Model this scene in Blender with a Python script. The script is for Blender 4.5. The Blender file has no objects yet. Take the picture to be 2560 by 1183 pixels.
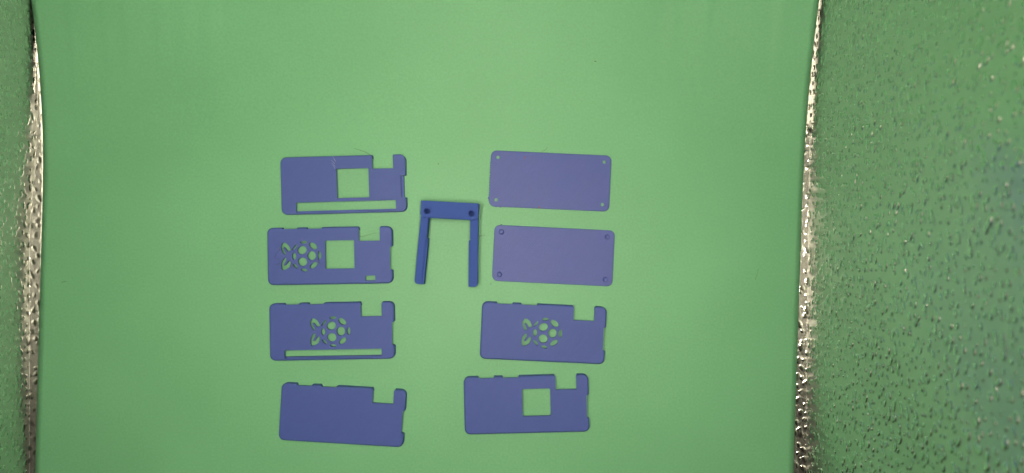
import bpy, bmesh, math, random
import numpy as np
from mathutils import Vector, geometry

rnd = random.Random(7)
MM = 0.001
sc = bpy.context.scene
col = sc.collection

# ------------------------------------------------------------------ camera
CAM_H = 400.0                      # mm above the paper
cam_d = bpy.data.cameras.new('camera')
cam = bpy.data.objects.new('camera', cam_d)
col.objects.link(cam)
cam.location = (0, 0, CAM_H * MM)
cam.rotation_euler = (0, 0, 0)     # straight down
cam_d.sensor_width = 36
cam_d.lens = 25.71
cam_d.clip_start = 0.005
cam_d.clip_end = 20
cam_d.dof.use_dof = True
cam_d.dof.focus_distance = 0.397
cam_d.dof.aperture_fstop = 8.0
sc.camera = cam

# ------------------------------------------------------------------ world, exposure
w = bpy.data.worlds.new('World')
sc.world = w
w.use_nodes = True
w.node_tree.nodes['Background'].inputs[0].default_value = (0.62, 0.52, 0.42, 1)
w.node_tree.nodes['Background'].inputs[1].default_value = 0.05
sc.view_settings.view_transform = 'Standard'
sc.view_settings.look = 'None'
sc.view_settings.exposure = 0.0
sc.view_settings.gamma = 1.0
sc.cycles.max_bounces = 8
sc.cycles.diffuse_bounces = 4
sc.cycles.glossy_bounces = 6
sc.cycles.caustics_reflective = False
sc.cycles.blur_glossy = 1.0
sc.cycles.sample_clamp_indirect = 8.0
sc.cycles.use_denoising = True
LED_POWER = 234.0
LED_TINT = (1.0, 0.86, 0.70)


# ------------------------------------------------------------------ helpers
def tag(o, label=None, cat=None, group=None, kind=None):
    if label: o['label'] = label
    if cat: o['category'] = cat
    if group: o['group'] = group
    if kind: o['kind'] = kind
    return o


def empty(name, loc, rz=0.0):
    o = bpy.data.objects.new(name, None)
    o.empty_display_size = 0.01
    o.location = loc
    o.rotation_euler = (0, 0, rz)
    col.objects.link(o)
    return o


def mesh_obj(name, verts, faces, mat, parent=None, smooth=False):
    """verts in mm"""
    me = bpy.data.meshes.new(name)
    me.from_pydata([(x * MM, y * MM, z * MM) for x, y, z in verts], [], faces)
    bm = bmesh.new(); bm.from_mesh(me)
    bmesh.ops.recalc_face_normals(bm, faces=bm.faces)
    bm.to_mesh(me); bm.free()
    me.materials.append(mat)
    if smooth:
        for p in me.polygons: p.use_smooth = True
    o = bpy.data.objects.new(name, me)
    col.objects.link(o)
    if parent: o.parent = parent
    return o


def grid_obj(name, P, mat, parent=None, boss=None, crease=None):
    """P: (n, m, 3) array in mm -> smooth quad sheet"""
    n, m, _ = P.shape
    idx = np.arange(n * m).reshape(n, m)
    q = np.stack([idx[:-1, :-1], idx[1:, :-1], idx[1:, 1:], idx[:-1, 1:]], -1).reshape(-1, 4)
    me = bpy.data.meshes.new(name)
    me.vertices.add(n * m)
    me.vertices.foreach_set('co', (P.reshape(-1) * MM).astype(np.float32))
    me.loops.add(q.size)
    me.loops.foreach_set('vertex_index', q.reshape(-1).astype(np.int32))
    me.polygons.add(len(q))
    me.polygons.foreach_set('loop_start', np.arange(0, q.size, 4, dtype=np.int32))
    smooth = np.ones((n - 1, m - 1), dtype=bool)
    if crease is not None:         # faces on both sides of a sharp fold are shaded flat
        smooth[:, max(0, crease - 1):crease + 1] = False
    me.polygons.foreach_set('use_smooth', smooth.reshape(-1))
    me.update(calc_edges=True)
    if boss is not None:
        at_ = me.attributes.new('boss', 'FLOAT', 'POINT')
        at_.data.foreach_set('value', boss.reshape(-1).astype(np.float32))
    me.materials.append(mat)
    o = bpy.data.objects.new(name, me)
    col.objects.link(o)
    if parent: o.parent = parent
    return o


def prism(outline, holes, z0, z1, chamfer=0.0):
    """solid plate with through holes; returns verts, faces (mm)"""
    loops = [outline] + list(holes)
    flat, starts = [], []
    for lp in loops:
        starts.append(len(flat)); flat += lp
    tris = geometry.tessellate_polygon([[Vector((x, y, 0)) for x, y in lp] for lp in loops])
    n = len(flat)
    top = flat
    if chamfer:
        # only the outer outline gets a small chamfer
        m = len(outline); inset = []
        for i in range(m):
            a, b, c = Vector(outline[i - 1]), Vector(outline[i]), Vector(outline[(i + 1) % m])
            t = (c - a).normalized(); nn = Vector((t.y, -t.x))
            inset.append(nn)
        area = sum(outline[i - 1][0] * outline[i][1] - outline[i][0] * outline[i - 1][1] for i in range(m))
        sg = -1 if area > 0 else 1
        top = [(outline[i][0] + inset[i].x * chamfer * sg, outline[i][1] + inset[i].y * chamfer * sg) for i in range(m)] + flat[m:]
    v = [(x, y, z0) for x, y in flat] + [(x, y, z1) for x, y in top]
    f = []
    for t in tris:
        f.append((t[0], t[1], t[2])); f.append((t[0] + n, t[1] + n, t[2] + n))
    if chamfer:
        mid = len(v); m = len(outline)
        v += [(x, y, z1 - chamfer) for x, y in outline]
        for i in range(m):
            j = (i + 1) % m
            f.append((i, j, mid + j, mid + i))
            f.append((mid + i, mid + j, n + j, n + i))
        rest = list(zip(loops, starts))[1:]
    else:
        rest = list(zip(loops, starts))
    for lp, s in rest:
        m = len(lp)
        for i in range(m):
            j = (i + 1) % m
            f.append((s + i, s + j, n + s + j, n + s + i))
    return v, f


def tube(pts, radii, seg=8):
    """tapered tube through points (mm)"""
    v, f = [], []
    n = len(pts)
    for i, p in enumerate(pts):
        p = Vector(p)
        a = Vector(pts[max(0, i - 1)]); b = Vector(pts[min(n - 1, i + 1)])
        t = (b - a).normalized()
        s = t.cross(Vector((0, 0, 1)))
        s = s.normalized() if s.length > 1e-4 else Vector((1, 0, 0))
        u = s.cross(t)
        r = radii[i] if hasattr(radii, '__len__') else radii
        for k in range(seg):
            a_ = 2 * math.pi * k / seg
            q = p + s * math.cos(a_) * r + u * math.sin(a_) * r
            v.append(tuple(q))
    for i in range(n - 1):
        for k in range(seg):
            k2 = (k + 1) % seg
            f.append((i * seg + k, i * seg + k2, (i + 1) * seg + k2, (i + 1) * seg + k))
    f.append(tuple(range(seg))); f.append(tuple((n - 1) * seg + k for k in range(seg)))
    return v, f


def curve_pts(pts, n=10):
    """Catmull-Rom through 2D/3D points"""
    P = [Vector(p) for p in pts]
    P = [P[0] * 2 - P[1]] + P + [P[-1] * 2 - P[-2]]
    out = []
    for i in range(1, len(P) - 2):
        for k in range(n):
            t = k / n
            a, b, c, d = P[i - 1], P[i], P[i + 1], P[i + 2]
            out.append(0.5 * ((2 * b) + (c - a) * t + (2 * a - 5 * b + 4 * c - d) * t * t + (3 * b - a - 3 * c + d) * t ** 3))
    out.append(P[-2])
    return [tuple(p) for p in out]


PXMM = 4.571                       # photograph pixels per mm on the paper


def at(px, py, z=0.0):
    """where a spot measured in the photograph lies, at height z (mm)"""
    k = (CAM_H - z) / CAM_H / PXMM
    return ((px - 1280) * k, (591.5 - py) * k)


# ------------------------------------------------------------------ materials
def new_mat(name):
    m = bpy.data.materials.new(name); m.use_nodes = True
    nt = m.node_tree
    return m, nt, nt.nodes['Principled BSDF'], nt.nodes.new, nt.links.new


def paper_material():
    m, nt, b, N, L = new_mat('green_paper')
    tc = N('ShaderNodeTexCoord')
    n1 = N('ShaderNodeTexNoise'); n1.inputs['Scale'].default_value = 900; n1.inputs['Detail'].default_value = 6
    n2 = N('ShaderNodeTexNoise'); n2.inputs['Scale'].default_value = 14; n2.inputs['Detail'].default_value = 3
    L(tc.outputs['Object'], n1.inputs[0]); L(tc.outputs['Object'], n2.inputs[0])
    ad = N('ShaderNodeMath'); ad.operation = 'MULTIPLY_ADD'; ad.inputs[1].default_value = 0.55
    L(n1.outputs[0], ad.inputs[0])
    mu = N('ShaderNodeMath'); mu.operation = 'MULTIPLY'; mu.inputs[1].default_value = 0.45
    L(n2.outputs[0], mu.inputs[0]); L(mu.outputs[0], ad.inputs[2])
    r = N('ShaderNodeValToRGB')
    r.color_ramp.elements[0].position = 0.3; r.color_ramp.elements[1].position = 0.7
    r.color_ramp.elements[0].color = (0.152, 0.450, 0.221, 1)
    r.color_ramp.elements[1].color = (0.194, 0.545, 0.278, 1)
    L(ad.outputs[0], r.inputs[0]); L(r.outputs[0], b.inputs['Base Color'])
    b.inputs['Roughness'].default_value = 0.55
    b.inputs['Specular IOR Level'].default_value = 0.5
    bp = N('ShaderNodeBump'); bp.inputs['Strength'].default_value = 0.12; bp.inputs['Distance'].default_value = 0.0002
    L(n1.outputs[0], bp.inputs['Height']); L(bp.outputs[0], b.inputs['Normal'])
    return m


def plastic_material(name, c, rough=0.45, line=0.5, pitch=0.62, streak=1.0):
    """matt 3D-print filament; diagonal print lines as fine relief"""
    m, nt, b, N, L = new_mat(name)
    tc = N('ShaderNodeTexCoord')
    mp = N('ShaderNodeMapping'); mp.inputs['Rotation'].default_value = (0, 0, math.radians(-52))
    L(tc.outputs['Object'], mp.inputs[0])
    wv = N('ShaderNodeTexWave'); wv.wave_type = 'BANDS'; wv.bands_direction = 'Y'
    wv.inputs['Scale'].default_value = 0.314 / (pitch * MM) ; wv.inputs['Distortion'].default_value = 0.6
    wv.inputs['Detail'].default_value = 1.0
    L(mp.outputs[0], wv.inputs[0])
    nz = N('ShaderNodeTexNoise'); nz.inputs['Scale'].default_value = 260; nz.inputs['Detail'].default_value = 6
    L(tc.outputs['Object'], nz.inputs[0])
    st = N('ShaderNodeMapping'); st.inputs['Scale'].default_value = (60, 900, 60)
    L(mp.outputs[0], st.inputs[0])
    nl = N('ShaderNodeTexNoise'); nl.inputs['Scale'].default_value = 1.0; nl.inputs['Detail'].default_value = 3
    L(st.outputs[0], nl.inputs[0])
    # streak mask keeps the lines patchy
    msk = N('ShaderNodeMapRange'); msk.inputs[1].default_value = 0.25; msk.inputs[2].default_value = 0.75
    L(nz.outputs[0], msk.inputs[0])
    mul = N('ShaderNodeMath'); mul.operation = 'MULTIPLY'; L(wv.outputs['Fac'], mul.inputs[0]); L(msk.outputs[0], mul.inputs[1])
    add = N('ShaderNodeMath'); add.operation = 'ADD'; sk = N('ShaderNodeMath'); sk.operation = 'MULTIPLY'; sk.inputs[1].default_value = streak; L(nl.outputs[0], sk.inputs[0])
    L(mul.outputs[0], add.inputs[0]); L(sk.outputs[0], add.inputs[1])
    bp = N('ShaderNodeBump'); bp.inputs['Strength'].default_value = line; bp.inputs['Distance'].default_value = 0.00012
    L(add.outputs[0], bp.inputs['Height']); L(bp.outputs[0], b.inputs['Normal'])
    r = N('ShaderNodeValToRGB')
    r.color_ramp.elements[0].position = 0.3; r.color_ramp.elements[1].position = 0.7
    r.color_ramp.elements[0].color = (c[0] * 0.95, c[1] * 0.96, c[2] * 0.96, 1)
    r.color_ramp.elements[1].color = (c[0] * 1.05, c[1] * 1.04, c[2] * 1.04, 1)
    mixn = N('ShaderNodeMath'); mixn.operation = 'MULTIPLY_ADD'; mixn.inputs[1].default_value = 0.5
    hf = N('ShaderNodeMath'); hf.operation = 'MULTIPLY'; hf.inputs[1].default_value = 0.5
    L(nz.outputs[0], hf.inputs[0]); L(nl.outputs[0], mixn.inputs[0]); L(hf.outputs[0], mixn.inputs[2])
    L(mixn.outputs[0], r.inputs[0]); L(r.outputs[0], b.inputs['Base Color'])
    b.inputs['Roughness'].default_value = rough
    b.inputs['Specular IOR Level'].default_value = 0.4
    return m


def foil_material():
    m, nt, b, N, L = new_mat('embossed_foil')
    b.inputs['Metallic'].default_value = 1.0
    b.inputs['Base Color'].default_value = (0.67, 0.69, 0.645, 1)
    tc = N('ShaderNodeTexCoord')
    nz = N('ShaderNodeTexNoise'); nz.inputs['Scale'].default_value = 700; nz.inputs['Detail'].default_value = 3
    L(tc.outputs['Object'], nz.inputs[0])
    bp = N('ShaderNodeBump'); bp.inputs['Strength'].default_value = 0.10; bp.inputs['Distance'].default_value = 0.0002
    L(nz.outputs[0], bp.inputs['Height']); L(bp.outputs[0], b.inputs['Normal'])
    # the raised drops are polished, the ground between them finely brushed
    a = N('ShaderNodeAttribute'); a.attribute_name = 'boss'
    mr = N('ShaderNodeMapRange')
    mr.inputs[1].default_value = 0.15; mr.inputs[2].default_value = 0.55
    mr.inputs[3].default_value = 0.30; mr.inputs[4].default_value = 0.11
    L(a.outputs['Fac'], mr.inputs[0]); L(mr.outputs[0], b.inputs['Roughness'])
    return m


def plain_material(name, c, rough=0.6):
    m, nt, b, N, L = new_mat(name)
    tc = N('ShaderNodeTexCoord')
    nz = N('ShaderNodeTexNoise'); nz.inputs['Scale'].default_value = 300
    L(tc.outputs['Object'], nz.inputs[0])
    r = N('ShaderNodeValToRGB')
    r.color_ramp.elements[0].color = tuple(x * 0.85 for x in c) + (1,)
    r.color_ramp.elements[1].color = tuple(min(1, x * 1.1) for x in c) + (1,)
    L(nz.outputs[0], r.inputs[0]); L(r.outputs[0], b.inputs['Base Color'])
    b.inputs['Roughness'].default_value = rough
    return m


def led_material():
    m = bpy.data.materials.new('led_light'); m.use_nodes = True
    nt = m.node_tree; nt.nodes.clear()
    e = nt.nodes.new('ShaderNodeEmission'); o = nt.nodes.new('ShaderNodeOutputMaterial')
    e.inputs[0].default_value = (*LED_TINT, 1); e.inputs[1].default_value = LED_POWER
    nt.links.new(e.outputs[0], o.inputs[0])
    return m


M_PAPER = paper_material()
M_FOIL = foil_material()
M_BLUE = plastic_material('violet_blue_plastic', (0.060, 0.104, 0.385), 0.55, 0.6)
M_PLATE = plastic_material('ribbed_violet_plastic', (0.076, 0.114, 0.405), 0.50, 0.9, 1.0, 0.25)
M_BRACKET = plastic_material('deep_blue_plastic', (0.031, 0.084, 0.38), 0.72, 0.15)
M_MARK = plain_material('stress_whitened_plastic', (0.36, 0.42, 0.55), 0.5)
M_STRING = plain_material('blue_plastic_string', (0.07, 0.10, 0.25), 0.4)
M_HAIR = plain_material('dark_fibre', (0.07, 0.11, 0.07), 0.6)
M_RED = plain_material('red_smear', (0.20, 0.06, 0.12), 0.5)
M_WHITE = plain_material('tan_board', (0.42, 0.33, 0.25), 0.7)
M_LED = led_material()

# ------------------------------------------------------------------ the light box
X_L, X_R = -263.8, 162.2
Y_B, Y_F = 300.0, -175.0
Z_T = 384.0
nprng = np.random.default_rng(11)


def emboss(A, B, seed, cell=4.7, amp=0.40):
    """height field (mm) of drop-shaped bosses for coordinate grids A, B (mm)"""
    rg = np.random.default_rng(seed)
    a0, b0 = A.min() - cell * 2, B.min() - cell * 2
    na = int((A.max() - a0) / cell) + 4; nb = int((B.max() - b0) / cell) + 4
    ia, ib = np.meshgrid(np.arange(na), np.arange(nb), indexing='ij')
    pa = a0 + (ia + 0.5 * (ib % 2) + rg.uniform(-0.36, 0.36, ia.shape)) * cell
    pb = b0 + (ib + rg.uniform(-0.36, 0.36, ia.shape)) * cell
    ra = rg.uniform(0.85, 1.5, ia.shape) * np.where(rg.random(ia.shape) < 0.30, 0.55, 1.0)
    rb = ra * rg.uniform(0.95, 1.55, ia.shape)
    sk = rg.uniform(-0.45, 0.45, ia.shape); lop = rg.uniform(-0.35, 0.35, ia.shape)
    hh = rg.uniform(0.5, 1.0, ia.shape)
    ca = np.clip(((A - a0) / cell).astype(int), 1, na - 2); cb = np.clip(((B - b0) / cell).astype(int), 1, nb - 2)
    H = np.zeros_like(A)
    for da in (-2, -1, 0, 1):
        for db in (-1, 0, 1):
            i = np.clip(ca + da, 0, na - 1); j = np.clip(cb + db, 0, nb - 1)
            x = A - pa[i, j]; y = B - pb[i, j]
            x = x - sk[i, j] * y
            x = x * (1 + lop[i, j] * y / 2.0)
            d = np.sqrt((x / ra[i, j]) ** 2 + (y / rb[i, j]) ** 2)
            t = np.clip((1.14 - d) / 0.30, 0, 1)
            H = np.maximum(H, hh[i, j] * (0.82 * t * t * (3 - 2 * t) + 0.18 * np.clip(1 - d * d, 0, 1)))
    wob = 0.10 * np.sin(A * 0.9 + 1.3 * np.sin(B * 0.7)) * np.sin(B * 1.1 + 1.1 * np.sin(A * 0.8))
    return amp * (H + 0.3 * wob), H


def wall_r(y):
    # the soft side panels bow a little: the right one outwards towards the back ...
    return X_R + 1.7 * np.clip(y / 129, -0.6, 1.3)


def wall_l(y):
    # ... and the left one inwards
    return X_L + np.clip(0.077 * (y - 4), 0, 9.8)


def axis(parts):
    out = []
    for a, b, s in parts:
        out.append(np.arange(a, b - 1e-6, s))
    out.append(np.array([parts[-1][1]]))
    return np.concatenate(out)


box = empty('light_box', (0, 0, -0.0006))
tag(box, 'light box lined with dimpled silver foil standing around the green paper', 'light box')

def side_panel(ys, ps, x_wall, width, slope, side, seed, pmax, y_lo, y_hi, lean, label, cell, amp):
    """foil panel: a flap sloping up from beside the paper (p < 0), then the wall (p > 0)"""
    Yg, Pg = np.meshgrid(ys, ps, indexing='ij')
    xw = x_wall(Yg); wd = width(Yg)
    zc = wd * slope
    ca, sa = math.cos(math.atan(slope)), math.sin(math.atan(slope))
    flap = Pg < 0
    bow = (1.2 * np.sin(Yg * 0.035 + 0.4) * np.sin(np.maximum(Pg, 0) * 0.03 + 1) + 1.0 * np.sin(Yg * 0.05 + 0.045 * np.maximum(Pg, 0) + 2.0)) * np.clip(Pg / 30, 0, 1)
    X = np.where(flap, xw + side * Pg * ca, xw + side * (bow - Pg * lean))
    Z = np.where(flap, zc + Pg * sa, zc + Pg)
    fade = np.clip((pmax - Pg) / 4, 0, 1) * np.clip((Yg - y_lo) / 4, 0, 1) * np.clip((y_hi - Yg) / 4, 0, 1)
    e, H = emboss(Pg, Yg, seed, cell, amp)
    # the embossing is shallower high up and towards the back
    e = e * (1 - 0.22 * np.clip((Pg - 75) / 60, 0, 1) - 0.22 * np.clip((Yg - 55) / 50, 0, 1))
    e = e * fade * np.where(flap, 0.42, 1.0)
    X = X - side * e * np.where(flap, sa, 1.0)
    Z = Z + e * np.where(flap, ca, 0.0)
    Z = np.maximum(Z - 1.25, -0.7) + np.clip(Yg - 24, 0, 140) ** 2 / 800.0    # the flap climbs with the paper
    H = np.where(flap, np.maximum(H, 0.38 if side > 0 else 0.33), H)
    o = grid_obj('side_panel', np.stack([X, Yg, Z], -1), M_FOIL, box, H * fade, int(np.argmin(np.abs(ps))))
    tag(o, label)


side_panel(axis([(Y_F, -135, 4), (-135, 140, 0.30), (140, Y_B, 5)]), axis([(-14, 0, 0.23), (0, 186, 0.23), (186, Z_T - 4, 6)]),
           wall_r, lambda y: 9.4 - 2.5 * np.clip(-(y + 60) / 70, 0, 1) - 8.7 * np.clip((y - 18) / 62, 0, 1), 0.22, 1, 3, 190, -137, 142, 0.03,
           'wide foil side panel on the right of the paper', 4.1, 0.60)
side_panel(axis([(Y_F, -140, 4), (-140, 145, 0.45), (145, Y_B, 5)]), axis([(-14, 0, 0.35), (0, 45, 0.4), (45, Z_T - 4, 8)]),
           wall_l, lambda y: 7.0 - 6.2 * np.clip((y - 8) / 100, 0, 1), 0.32, -1, 5, 49, -142, 147, 0.0,
           'narrow strip of foil side panel left of the paper', 4.0, 0.26)
xs, yf = [X_L - 4, X_R + 8], [Y_F, Y_B]
mesh_obj('floor_panel', [(xs[0], yf[0], -0.9), (xs[1], yf[0], -0.9), (xs[1], yf[1], -0.9), (xs[0], yf[1], -0.9),
                         (xs[0], yf[0], -3), (xs[1], yf[0], -3), (xs[1], yf[1], -3), (xs[0], yf[1], -3)],
         [(0, 1, 2, 3), (4, 5, 6, 7), (0, 1, 5, 4), (1, 2, 6, 5), (2, 3, 7, 6), (3, 0, 4, 7)], M_FOIL, box)

# back panel, top panel with its viewing hole
mesh_obj('back_panel', [(X_L, Y_B, 0), (X_R, Y_B, 0), (X_R, Y_B, Z_T), (X_L, Y_B, Z_T),
                        (X_L, Y_B + 3, 0), (X_R, Y_B + 3, 0), (X_R, Y_B + 3, Z_T), (X_L, Y_B + 3, Z_T)],
         [(0, 1, 2, 3), (4, 5, 6, 7), (0, 1, 5, 4), (1, 2, 6, 5), (2, 3, 7, 6), (3, 0, 4, 7)], M_FOIL, box)
v, f = prism([(X_L, Y_F), (X_R + 13, Y_F), (X_R + 13, Y_B), (X_L, Y_B)],
             [[(-17, -14), (17, -14), (17, 14), (-17, 14)]], Z_T + 0.5, Z_T + 3.5)
mesh_obj('top_panel', v, f, M_WHITE, box)

for sx in (-86.0, 25.0):
    y0, y1 = -88.0, 82.0
    v, f = prism([(sx - 6, y0), (sx + 6, y0), (sx + 6, y1), (sx - 6, y1)], [], Z_T - 2.5, Z_T)
    strip = mesh_obj('led_strip', v, f, M_WHITE, box)
    v, f = [], []
    n = 19
    for i in range(n):
        y = y0 + 5 + (y1 - y0 - 10) * i / (n - 1)
        vv, ff = prism([(sx - 3.5, y - 3.5), (sx + 3.5, y - 3.5), (sx + 3.5, y + 3.5), (sx - 3.5, y + 3.5)], [], Z_T - 4.0, Z_T - 2.6)
        b0 = len(v); v += vv; f += [tuple(k + b0 for k in t) for t in ff]
    bead = mesh_obj('led_bead', v, f, M_LED, strip)
    bead['kind'] = 'stuff'

# ------------------------------------------------------------------ the green paper
def build_paper():
    # edges measured on the paper, then swept up towards the back
    nu, nv = 121, 200
    P = np.zeros((nu, nv, 3))
    S = np.linspace(-160, 420, nv)
    for i in range(nu):
        t = i / (nu - 1)
        xf0 = -260.9 + t * (153.9 + 260.9)        # at y = -129
        xb0 = -253.9 + t * (162.4 + 253.9)        # at y = +129
        xm = -258 + t * 416
        # where the sweep starts and how tight it is, flatter under the parts
        edge_l = max(0.0, (-xm - 150) / 108) ** 1.3 if xm < -150 else 0
        edge_r = max(0.0, (xm - 70) / 88) ** 1.3 if xm > 70 else 0
        y0 = 52 - 30 * edge_l - 34 * edge_r
        R = 400
        y, z, th = -160.0, 0.0, 0.0
        ds = S[1] - S[0]
        for j in range(nv):
            k = (y + 129) / 258.0
            P[i, j] = (xf0 + (xb0 - xf0) * min(k, 1.15), y, z)
            if y > y0:
                rr = R if y < 150 else 95.0
                th = min(math.radians(88), th + ds / rr)
            y += math.cos(th) * ds; z += math.sin(th) * ds
    return P


P = build_paper()
# slight cockle of a real sheet outside the area the parts lie on
xx, yy = P[..., 0], P[..., 1]
cock = 0.25 * np.sin(xx * 0.021 + 0.6) * np.clip((yy - 60) / 60, 0, 1)
P[..., 2] += cock
paper = grid_obj('paper_sheet', P, M_PAPER)
sol = paper.modifiers.new('thickness', 'SOLIDIFY'); sol.thickness = 0.00025; sol.offset = -1.0
tag(paper, 'large bright green paper sheet curving up at the back of the box', 'paper')

# ------------------------------------------------------------------ case covers
W, Hh, RC = 67.6, 31.0, 3.0
CH = 0.78                          # chamfer
HT = 4.2                           # height of a cover
PL = 1.2                           # thickness of its face


def perim(s, d):
    """point at arc length s of the rounded outline, moved inwards by d"""
    a, b, q = W - 2 * RC, Hh - 2 * RC, math.pi * RC / 2
    tot = 2 * a + 2 * b + 4 * q
    s %= tot
    x0, y1 = -W / 2, Hh / 2
    cs = [(a, 'l', (x0 + RC, y1), (1, 0)), (q, 'a', (x0 + W - RC, y1 - RC), 90), (b, 'l', (x0 + W, y1 - RC), (0, -1)),
          (q, 'a', (x0 + W - RC, y1 - Hh + RC), 0), (a, 'l', (x0 + W - RC, y1 - Hh), (-1, 0)), (q, 'a', (x0 + RC, y1 - Hh + RC), -90),
          (b, 'l', (x0, y1 - Hh + RC), (0, 1)), (q, 'a', (x0 + RC, y1 - RC), 180)]
    for L_, kind, p, e in cs:
        if s <= L_:
            if kind == 'l':
                n = (-e[1], e[0])
                return (p[0] + e[0] * s - n[0] * d, p[1] + e[1] * s - n[1] * d)
            ang = math.radians(e) - s / RC
            r = max(RC - d, 0.3)
            return (p[0] + r * math.cos(ang), p[1] + r * math.sin(ang))
        s -= L_
    return perim(0, d)


A_, B_, Q_ = W - 2 * RC, Hh - 2 * RC, math.pi * RC / 2
TOT = 2 * A_ + 2 * B_ + 4 * Q_
CORN = [A_, A_ + Q_, A_ + Q_ + B_, A_ + 2 * Q_ + B_, 2 * A_ + 2 * Q_ + B_, 2 * A_ + 3 * Q_ + B_, 2 * A_ + 3 * Q_ + 2 * B_, TOT]
s_top = lambda u: u - RC
s_right = lambda v: A_ + Q_ + (v - RC)


def rim_segment(s0, s1, ch, ht, taper=0.6):
    st = [s0]
    for k in range(0, 2):
        for ci in range(0, 8, 2):
            for m in range(9):
                x = CORN[ci] + Q_ * m / 8 + k * TOT
                if s0 + 0.01 < x < s1 - 0.01: st.append(x)
    # a few stations along straights keep the taper local
    st += [s0 + 0.7, s1 - 0.7, s1]
    st = sorted(set(round(x, 4) for x in st))
    prof = [(0, 0), (0, ht - ch), (ch * 0.35, ht - ch * 0.28), (ch - 0.01, ht), (ch - 0.01, ht - PL - 0.03), (1.7, ht - PL - 0.03), (1.7, 0)]
    v, f = [], []
    for i, s in enumerate(st):
        for d, z in prof:
            e = taper * max(0.0, 1 - d / ch)
            ss = s + e if i == 0 else (s - e if i == len(st) - 1 else s)
            x, y = perim(ss, d)
            v.append((x, y, z))
    n = len(prof)
    for i in range(len(st) - 1):
        for k in range(n):
            k2 = (k + 1) % n
            f.append((i * n + k, i * n + k2, (i + 1) * n + k2, (i + 1) * n + k))
    f.append(tuple(range(n))); f.append(tuple((len(st) - 1) * n + k for k in range(n)))
    return v, f


def loc(u, v):
    return (u - W / 2, Hh / 2 - v)


NL, NR, ND = 49.7, 61.0, 7.8        # notch
GV0, GV1 = 11.3, 23.4               # card slot gap


def face_outline(ch, gap_in, nd=ND, bow=0.0):
    pts = []
    for m in range(9):                                   # TL arc
        pts.append(perim(TOT - Q_ + Q_ * m / 8, ch))
    pts += [loc(NL, ch), loc(NL, nd), loc(NR, nd), loc(NR, ch)]
    for m in range(9):
        pts.append(perim(A_ + Q_ * m / 8, ch))
    pts += [loc(W - ch, GV0), loc(W - gap_in, GV0), loc(W - gap_in, GV1), loc(W - ch, GV1)]
    for m in range(9):
        pts.append(perim(A_ + Q_ + B_ + Q_ * m / 8, ch))
    for m in range(9):
        pts.append(perim(2 * A_ + 2 * Q_ + B_ + Q_ * m / 8, ch))
    return pts


def rect_hole(u0, v0, u1, v1, r=0.35, skew=0.0):
    pts = []
    for cu, cv, a0 in ((u1 - r, v0 + r, 90), (u1 - r, v1 - r, 0), (u0 + r, v1 - r, -90), (u0 + r, v0 + r, 180)):
        for m in range(4):
            a = math.radians(a0 - 90 * m / 3)
            u, v = cu + r * math.cos(a), cv - r * math.sin(a)
            pts.append(loc(u, v))
    return pts


def berry_holes(uc, vc, jit):
    """cut-out berry with two leaves, lying on its side, leaves to the left"""
    rr = random.Random(jit)
    K = 45.6
    cx, cy = loc(uc, vc)
    out = []

    def ell(X, Y, a, b, ang, grow=0.09, n=20, lens=0.0):
        pts = []
        ta = math.radians(-ang)
        for k in range(n):
            t = 2 * math.pi * k / n
            ex, ey = (a / K + grow) * math.cos(t), (b / K + grow) * math.sin(t)
            if lens: ey *= abs(math.sin(t)) ** lens
            x = (X - 900) / K + ex * math.cos(ta) - ey * math.sin(ta)
            y = -(Y - 580) / K + ex * math.sin(ta) + ey * math.cos(ta)
            wob = 1 + rr.uniform(-0.006, 0.006)
            pts.append((cx + x * wob, cy + y * wob))
        out.append(pts)

    ell(872, 435, 112, 96, -25); ell(1105, 575, 101, 108, 0); ell(878, 722, 110, 102, 15)
    ell(672, 582, 46, 85, 0); ell(690, 362, 84, 25, -52, 0.05); ell(697, 825, 78, 30, 48, 0.05)
    ell(915, 240, 80, 33, -5, 0.05); ell(915, 925, 78, 32, 8, 0.05)
    ell(1145, 335, 108, 64, 38); ell(1150, 812, 104, 56, -38); ell(1298, 572, 40, 95, 0, 0.06)
    for pts in ([(400, 243), (470, 250), (540, 310), (580, 390), (590, 432), (548, 462), (510, 455), (468, 392), (430, 352), (408, 372),
                 (428, 430), (468, 505), (455, 548), (400, 512), (362, 430), (347, 330)],
                [(382, 924), (470, 907), (548, 852), (584, 760), (580, 702), (540, 688), (500, 742), (455, 803), (414, 812), (420, 768),
                 (474, 690), (474, 628), (430, 616), (372, 690), (350, 790), (357, 890)]):
        out.append([(cx + (X - 900) / K, cy - (Y - 580) / K) for X, Y in pts])
    return out


def cover(px, py, rot, label, holes, ch=CH, ht=HT, gap_in=1.25, nd=ND, ports=True):
    x, y = at(px, py, ht)
    root = empty('case_cover', (x * MM, y * MM, 0.0001), math.radians(rot))
    tag(root, label, 'case cover', '3D printed blue case covers laid out on the paper')
    v, f = prism(face_outline(ch, gap_in, nd), holes, ht - PL, ht)
    mesh_obj('face_plate', v, f, M_BLUE, root)
    segs = [(s_right(GV1), s_top(8.4) + TOT), (s_top(16.0), s_top(21.6)), (s_top(29.4), s_top(NL)), (s_top(NR), s_right(GV0))]
    if not ports:                  # no connector gaps along the top edge
        segs = [(s_right(GV1), s_top(NL) + TOT), segs[-1]]
    for s0, s1 in segs:
        v, f = rim_segment(s0, s1, ch, ht, 0.6 if ch > 0.5 else 0.1)
        mesh_obj('rim_wall', v, f, M_BLUE, root)
    return root


def local_of(root, px, py, z):
    x, y = at(px, py, z)
    dx, dy = x - root.location.x / MM, y - root.location.y / MM
    a = -root.rotation_euler.z
    return (dx * math.cos(a) - dy * math.sin(a), dx * math.sin(a) + dy * math.cos(a), z)


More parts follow.
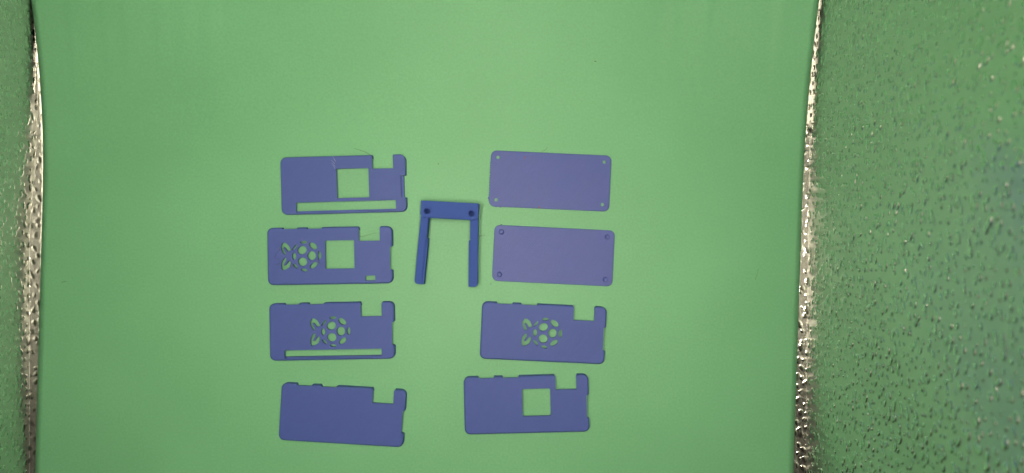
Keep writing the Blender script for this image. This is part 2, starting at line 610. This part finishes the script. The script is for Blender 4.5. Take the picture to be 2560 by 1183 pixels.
def strand(root, name, pxs, z, r0, r1, mat, label=None):
    pts = curve_pts([local_of(root, px, py, zz) for (px, py), zz in zip(pxs, z if hasattr(z, '__len__') else [z] * len(pxs))], 8)
    n = len(pts)
    v, f = tube(pts, [r0 + (r1 - r0) * i / (n - 1) for i in range(n)], 6)
    o = mesh_obj(name, v, f, mat, root, smooth=True)
    if label: o['label'] = label
    return o


SLOT = (8.0, 25.4, 60.6, 29.85)
# top left: square window + long slot
ca = cover(858.5, 461.5, 1.55, 'blue case cover with square window and long slot, topmost of the left column',
           [rect_hole(30.2, 6.9, 47.6, 22.8), rect_hole(7.9, 24.6, 61.9, 30.0, 0.25)], ch=0.32, gap_in=2.7, nd=7.4, ports=False)
v, f = prism([loc(W - 5.0, GV0 + 0.1), loc(W - 1.3, GV0 + 0.1), loc(W - 1.3, GV1 - 0.1), loc(W - 5.0, GV1 - 0.1)], [], 0.0, 2.0)
mesh_obj('slot_ledge', v, f, M_BLUE, ca)
# second left: berry + square window + small slot
cb = cover(824.5, 639.3, 0.9, 'blue case cover with stringy berry cut-out beside a square window, second in left column',
           [rect_hole(31.4, 7.3, 47.1, 22.6), rect_hole(52.9, 26.6, 58.2, 29.4, 0.2)] + berry_holes(19.5, 15.5, 2))
# third left: berry + long slot
cc = cover(829.5, 828.3, 1.0, 'blue case cover with berry cut-out above a long slot, third in left column',
           [rect_hole(*SLOT, 0.25)] + berry_holes(34.2, 15.7, 3))
# bottom left: plain
cd = cover(855.5, 1038.5, -3.45, 'plain solid blue case cover with no windows or cut-outs, bottom of left column', [])
# third right: berry only
cg = cover(1358.3, 832.7, -2.65, 'blue case cover with only a berry cut-out in its middle, below the two flat plates',
           berry_holes(34.3, 15.5, 4))
# bottom right: square window only
chh = cover(1316.5, 1011.8, 1.35, 'blue case cover with only a square window, bottom of right column',
            [rect_hole(31.5, 7.0, 46.8, 21.8, 0.9)])

# pulled strings and marks on the covers
strand(ca, 'plastic_string', [(885, 371), (898, 375), (912, 380), (927, 388)], [1.0, 1.5, 2.4, 3.2], 0.05, 0.10, M_HAIR)
strand(cb, 'plastic_string', [(897, 592), (912, 590), (928, 585), (943, 582)], 3.2, 0.09, 0.05, M_HAIR)
z2x = lambda X: 640 + X / 5.565
z2y = lambda Y: 540 + Y / 5.565
for pts, r0, r1 in (([(245, 597), (268, 560), (290, 522)], 0.10, 0.16), ([(300, 492), (318, 474), (334, 446)], 0.16, 0.34),
                    ([(275, 612), (300, 606), (338, 604)], 0.08, 0.16), ([(270, 676), (300, 674), (335, 666)], 0.10, 0.20),
                    ([(465, 716), (492, 708), (520, 690)], 0.10, 0.32), ([(484, 640), (496, 668), (512, 700)], 0.12, 0.30),
                    ([(882, 464), (868, 486), (854, 512)], 0.08, 0.36), ([(852, 600), (862, 630), (884, 662), (925, 698)], 0.42, 0.08),
                    ([(842, 640), (860, 634), (880, 640)], 0.08, 0.2), ([(585, 205), (615, 207), (635, 203)], 0.06, 0.06)):
    strand(cb, 'plastic_string', [(z2x(X), z2y(Y)) for X, Y in pts], HT + 0.06, r0, r1, M_STRING)
z1x = lambda X: 640 + X / 5.378
z1y = lambda Y: 340 + Y / 5.378
for pts in ([(1024, 272), (1046, 302), (1070, 342)], [(1010, 322), (1034, 348), (1060, 372)], [(1016, 362), (1040, 386), (1066, 408)],
            [(1030, 392), (1048, 412), (1064, 442)], [(1048, 310), (1062, 330), (1068, 344)]):
    strand(ca, 'crease_mark', [(z1x(X), z1y(Y)) for X, Y in pts], HT - 0.02, 0.05, 0.11, M_MARK)

# ------------------------------------------------------------------ the two flat plates
PW, PH, PR, PT = 65.6, 30.5, 3.0, 1.5


def circle(cx, cy, r, n=20, ph=0.0):
    return [(cx + r * math.cos(2 * math.pi * k / n + ph), cy + r * math.sin(2 * math.pi * k / n + ph)) for k in range(n)]


def plate_outline(rough=False):
    pts = []
    for cx, cy, a0 in ((PW / 2 - PR, PH / 2 - PR, 90), (PW / 2 - PR, -PH / 2 + PR, 0), (-PW / 2 + PR, -PH / 2 + PR, -90), (-PW / 2 + PR, PH / 2 - PR, 180)):
        for m in range(11):
            a = math.radians(a0 - 9 * m)
            pts.append((cx + PR * math.cos(a), cy + PR * math.sin(a)))
        if rough and a0 == 0:          # bottom edge, right to left, two blobs near its left end
            for x in np.arange(PW / 2 - PR - 1, -PW / 2 + PR + 0.3, -0.45):
                b = 0.42 * math.exp(-((x + 26.6) / 0.55) ** 2) + 0.25 * math.exp(-((x + 28.9) / 0.7) ** 2) + 0.08 * rnd.random()
                pts.append((x, -PH / 2 - b))
        if rough and a0 == -90:        # left edge, bottom to top: blobby
            for y in np.arange(-PH / 2 + PR + 0.2, PH / 2 - PR - 0.2, 0.28):
                b = 0.16 * rnd.random()
                if y < 8.5: b += 0.30 * max(0, math.sin(y * 4.6 + 0.8 * math.sin(y))) ** 1.5
                b += 0.5 * math.exp(-((y + 10.8) / 0.8) ** 2)
                pts.append((-PW / 2 - b, y))
    return pts


x, y = at(1375.4, 452.6, PT)
pe = empty('base_plate', (x * MM, y * MM, 0.0001), math.radians(-2.55))
tag(pe, 'flat blue plate with four small corner holes and a blobby left edge', 'base plate', 'flat rectangular base plates')
v, f = prism(plate_outline(True), [circle(sx * 29.0, sy * 11.6, 0.92) for sx in (-1, 1) for sy in (-1, 1)], 0, PT, 0.22)
mesh_obj('plate_body', v, f, M_PLATE, pe)
for px, py, s in ((1311.6, 394.2, 1.0), (1326, 396.5, 0.6), (1347.5, 519, 1.2)):
    lx, ly, _ = local_of(pe, px, py, PT)
    n = 9
    pts = [(lx + 0.42 * s * math.cos(k * 2 * math.pi / n) * rnd.uniform(0.6, 1.2), ly + 0.75 * s * math.sin(k * 2 * math.pi / n) * rnd.uniform(0.6, 1.2)) for k in range(n)]
    v, f = prism(pts, [], PT + 0.004, PT + 0.06)
    mesh_obj('red_speck', v, f, M_RED, pe)

x, y = at(1383.6, 639.4, PT)
pf = empty('base_plate', (x * MM, y * MM, 0.0001), math.radians(-2.75))
tag(pf, 'flat blue plate with four raised corner pegs and diagonal print lines', 'base plate', 'flat rectangular base plates')
v, f = prism(plate_outline(False), [], 0, PT, 0.22)
mesh_obj('plate_body', v, f, M_PLATE, pf)
for sx in (-1, 1):
    for sy in (-1, 1):
        prof = [(1.42, PT + 0.01), (1.30, PT + 0.25), (1.20, PT + 0.5), (1.16, PT + 2.0), (0.98, PT + 2.2), (0.3, PT + 2.24)]
        v, f = [], []
        for r, z in prof:
            v += [(a, b, z) for a, b in circle(sx * 28.9, sy * 11.6, r, 20)]
        for i in range(len(prof) - 1):
            for k in range(20):
                f.append((i * 20 + k, i * 20 + (k + 1) % 20, (i + 1) * 20 + (k + 1) % 20, (i + 1) * 20 + k))
        f.append(tuple((len(prof) - 1) * 20 + k for k in range(20)))
        mesh_obj('peg', v, f, M_PLATE, pf)
# dark crumb caught on the plate's top left corner
v, f = tube([(-29.6, 15.35, 1.0), (-29.2, 15.6, 1.4), (-28.7, 15.5, 1.5)], [0.14, 0.28, 0.12], 6)
mesh_obj('dark_crumb', v, f, M_HAIR, pf, smooth=True)

# ------------------------------------------------------------------ the U-shaped bracket
BZ0, BZ1 = 8.0, 11.0
x, y = at(1124.7, 505.1, BZ1)
br = empty('wall_bracket', (x * MM, y * MM, 0.0001), math.radians(-3.05))
tag(br, 'deep blue U-shaped bracket with two screw holes and two long arms', 'bracket')
bw, bh, r = 15.35, 9.0, 2.3
out = [(-bw, 0), (bw, 0), (bw, -bh + r)]
for m in range(1, 9): a = math.radians(-90 * m / 8); out.append((bw - r + r * math.cos(a), -bh + r + r * math.sin(a)))
for m in range(0, 9): a = math.radians(-90 - 90 * m / 8); out.append((-bw + r + r * math.cos(a), -bh + r + r * math.sin(a)))
hy = -5.5
hx = 11.8
v, f = prism(out, [circle(-hx, hy, 1.75, 16), circle(hx, hy, 1.75, 16)], BZ0 + 0.02, BZ1, 0.2)
mesh_obj('crossbar', v, f, M_BRACKET, br)
# low back wall that carries the crossbar
v, f = prism([(-bw + 5.2, -1.6), (bw - 5.2, -1.6), (bw - 5.2, -0.25), (-bw + 5.2, -0.25)], [], 0, BZ0)
mesh_obj('back_web', v, f, M_BRACKET, br)
for s in (-1, 1):
    ang = math.radians(2.45) * s

    def T(lx, ly):
        # lx measured from the outer edge inwards; splay about the outer top corner
        px_, py_ = s * (bw - lx), ly
        ox, oy = s * bw, -7.0
        dx, dy = px_ - ox, py_ - oy
        if ly > -7: return (px_, py_)
        return (ox + dx * math.cos(ang) - dy * math.sin(ang), oy + dx * math.sin(ang) + dy * math.cos(ang))
    ln, wd, rr = -44.6, 4.25, 1.7
    o = [(0, -0.2), (wd + 1.2, -0.2), (wd + 1.2, -6.8), (wd, -7.1), (wd, -19.0), (wd - 0.25, -19.4), (wd - 0.25, ln)]
    for m in range(0, 7):
        a = math.radians(90 * m / 6)
        o.append((rr - rr * math.sin(a), ln + rr - rr * math.cos(a)))
    o.append((0, -7.1))
    outl = [T(*p) for p in o]
    v, f = prism(outl, [circle(s * hx, hy, 1.45, 8, 0.39)], 0, BZ0, 0.18)
    arm = mesh_obj('arm', v, f, M_BRACKET, br)
    v, f = prism([T(wd - 0.24, -19.4), T(wd + 0.65, -19.9), T(wd + 0.65, ln + 0.02), T(wd - 0.24, ln + 0.02)], [], 0, 7.0)
    mesh_obj('inner_ledge', v, f, M_BRACKET, arm)
    v, f = prism(circle(s * hx, hy, 1.44, 8, 0.39), [], 0.2, 0.9)
    mesh_obj('hole_floor', v, f, M_BRACKET, arm)

# ------------------------------------------------------------------ lint on the paper
def paper_z(xm, ym):
    d = (P[..., 0] - xm) ** 2 + (P[..., 1] - ym) ** 2
    return P[..., 2].flat[int(np.argmin(d))]


def lint(name, pxs, r, label, cat='fibre', group='loose fibres and crumbs on the paper'):
    pts = []
    zz = paper_z(*at(*pxs[0], 0))
    for k, (px, py) in enumerate(pxs):
        x, y = at(px, py, zz)
        pts.append((x, y, zz + r * 0.8 + 0.3 * math.sin(math.pi * k / max(1, len(pxs) - 1))))
    c0 = pts[0]
    pts = curve_pts([(a - c0[0], b - c0[1], c - zz) for a, b, c in pts], 6)
    v, f = tube(pts, r, 6)
    o = mesh_obj(name, v, f, M_HAIR, None, smooth=True)
    o.location = (c0[0] * MM, c0[1] * MM, zz * MM)
    tag(o, label, cat, group)
    return o


lint('lint_fibre', [(1196, 589), (1203, 590), (1213, 589)], 0.09, 'short dark fibre beside the right arm of the bracket')
lint('lint_fibre', [(1199, 593), (1203, 589), (1210, 584)], 0.05, 'thin tilted fibre crossing another beside the bracket arm')
lint('lint_fibre', [(1353, 378.5), (1361, 377), (1366, 372), (1368, 368)], 0.07, 'curled dark fibre just above the plate with corner holes')
lint('lint_fibre', [(1896, 672), (1893, 684), (1888, 699)], 0.07, 'faint fibre lying on bare green paper right of the plates')
lint('lint_fibre', [(154, 706), (160, 704.5), (166, 704)], 0.10, 'tiny dark fibre near the left edge of the green paper')
lint('dark_crumb', [(1486.5, 153), (1488, 154), (1490, 154)], 0.22, 'tiny dark crumb on empty green paper above the plates', 'crumb')
lint('dark_crumb', [(1095, 409.5), (1096, 410), (1097, 411)], 0.18, 'tiny dark crumb between the top cover and the top plate', 'crumb')
lint('dark_crumb', [(1226.6, 711), (1227.2, 710), (1227.4, 709)], 0.14, 'tiny dark crumb below the lower left corner of the pegged plate', 'crumb')
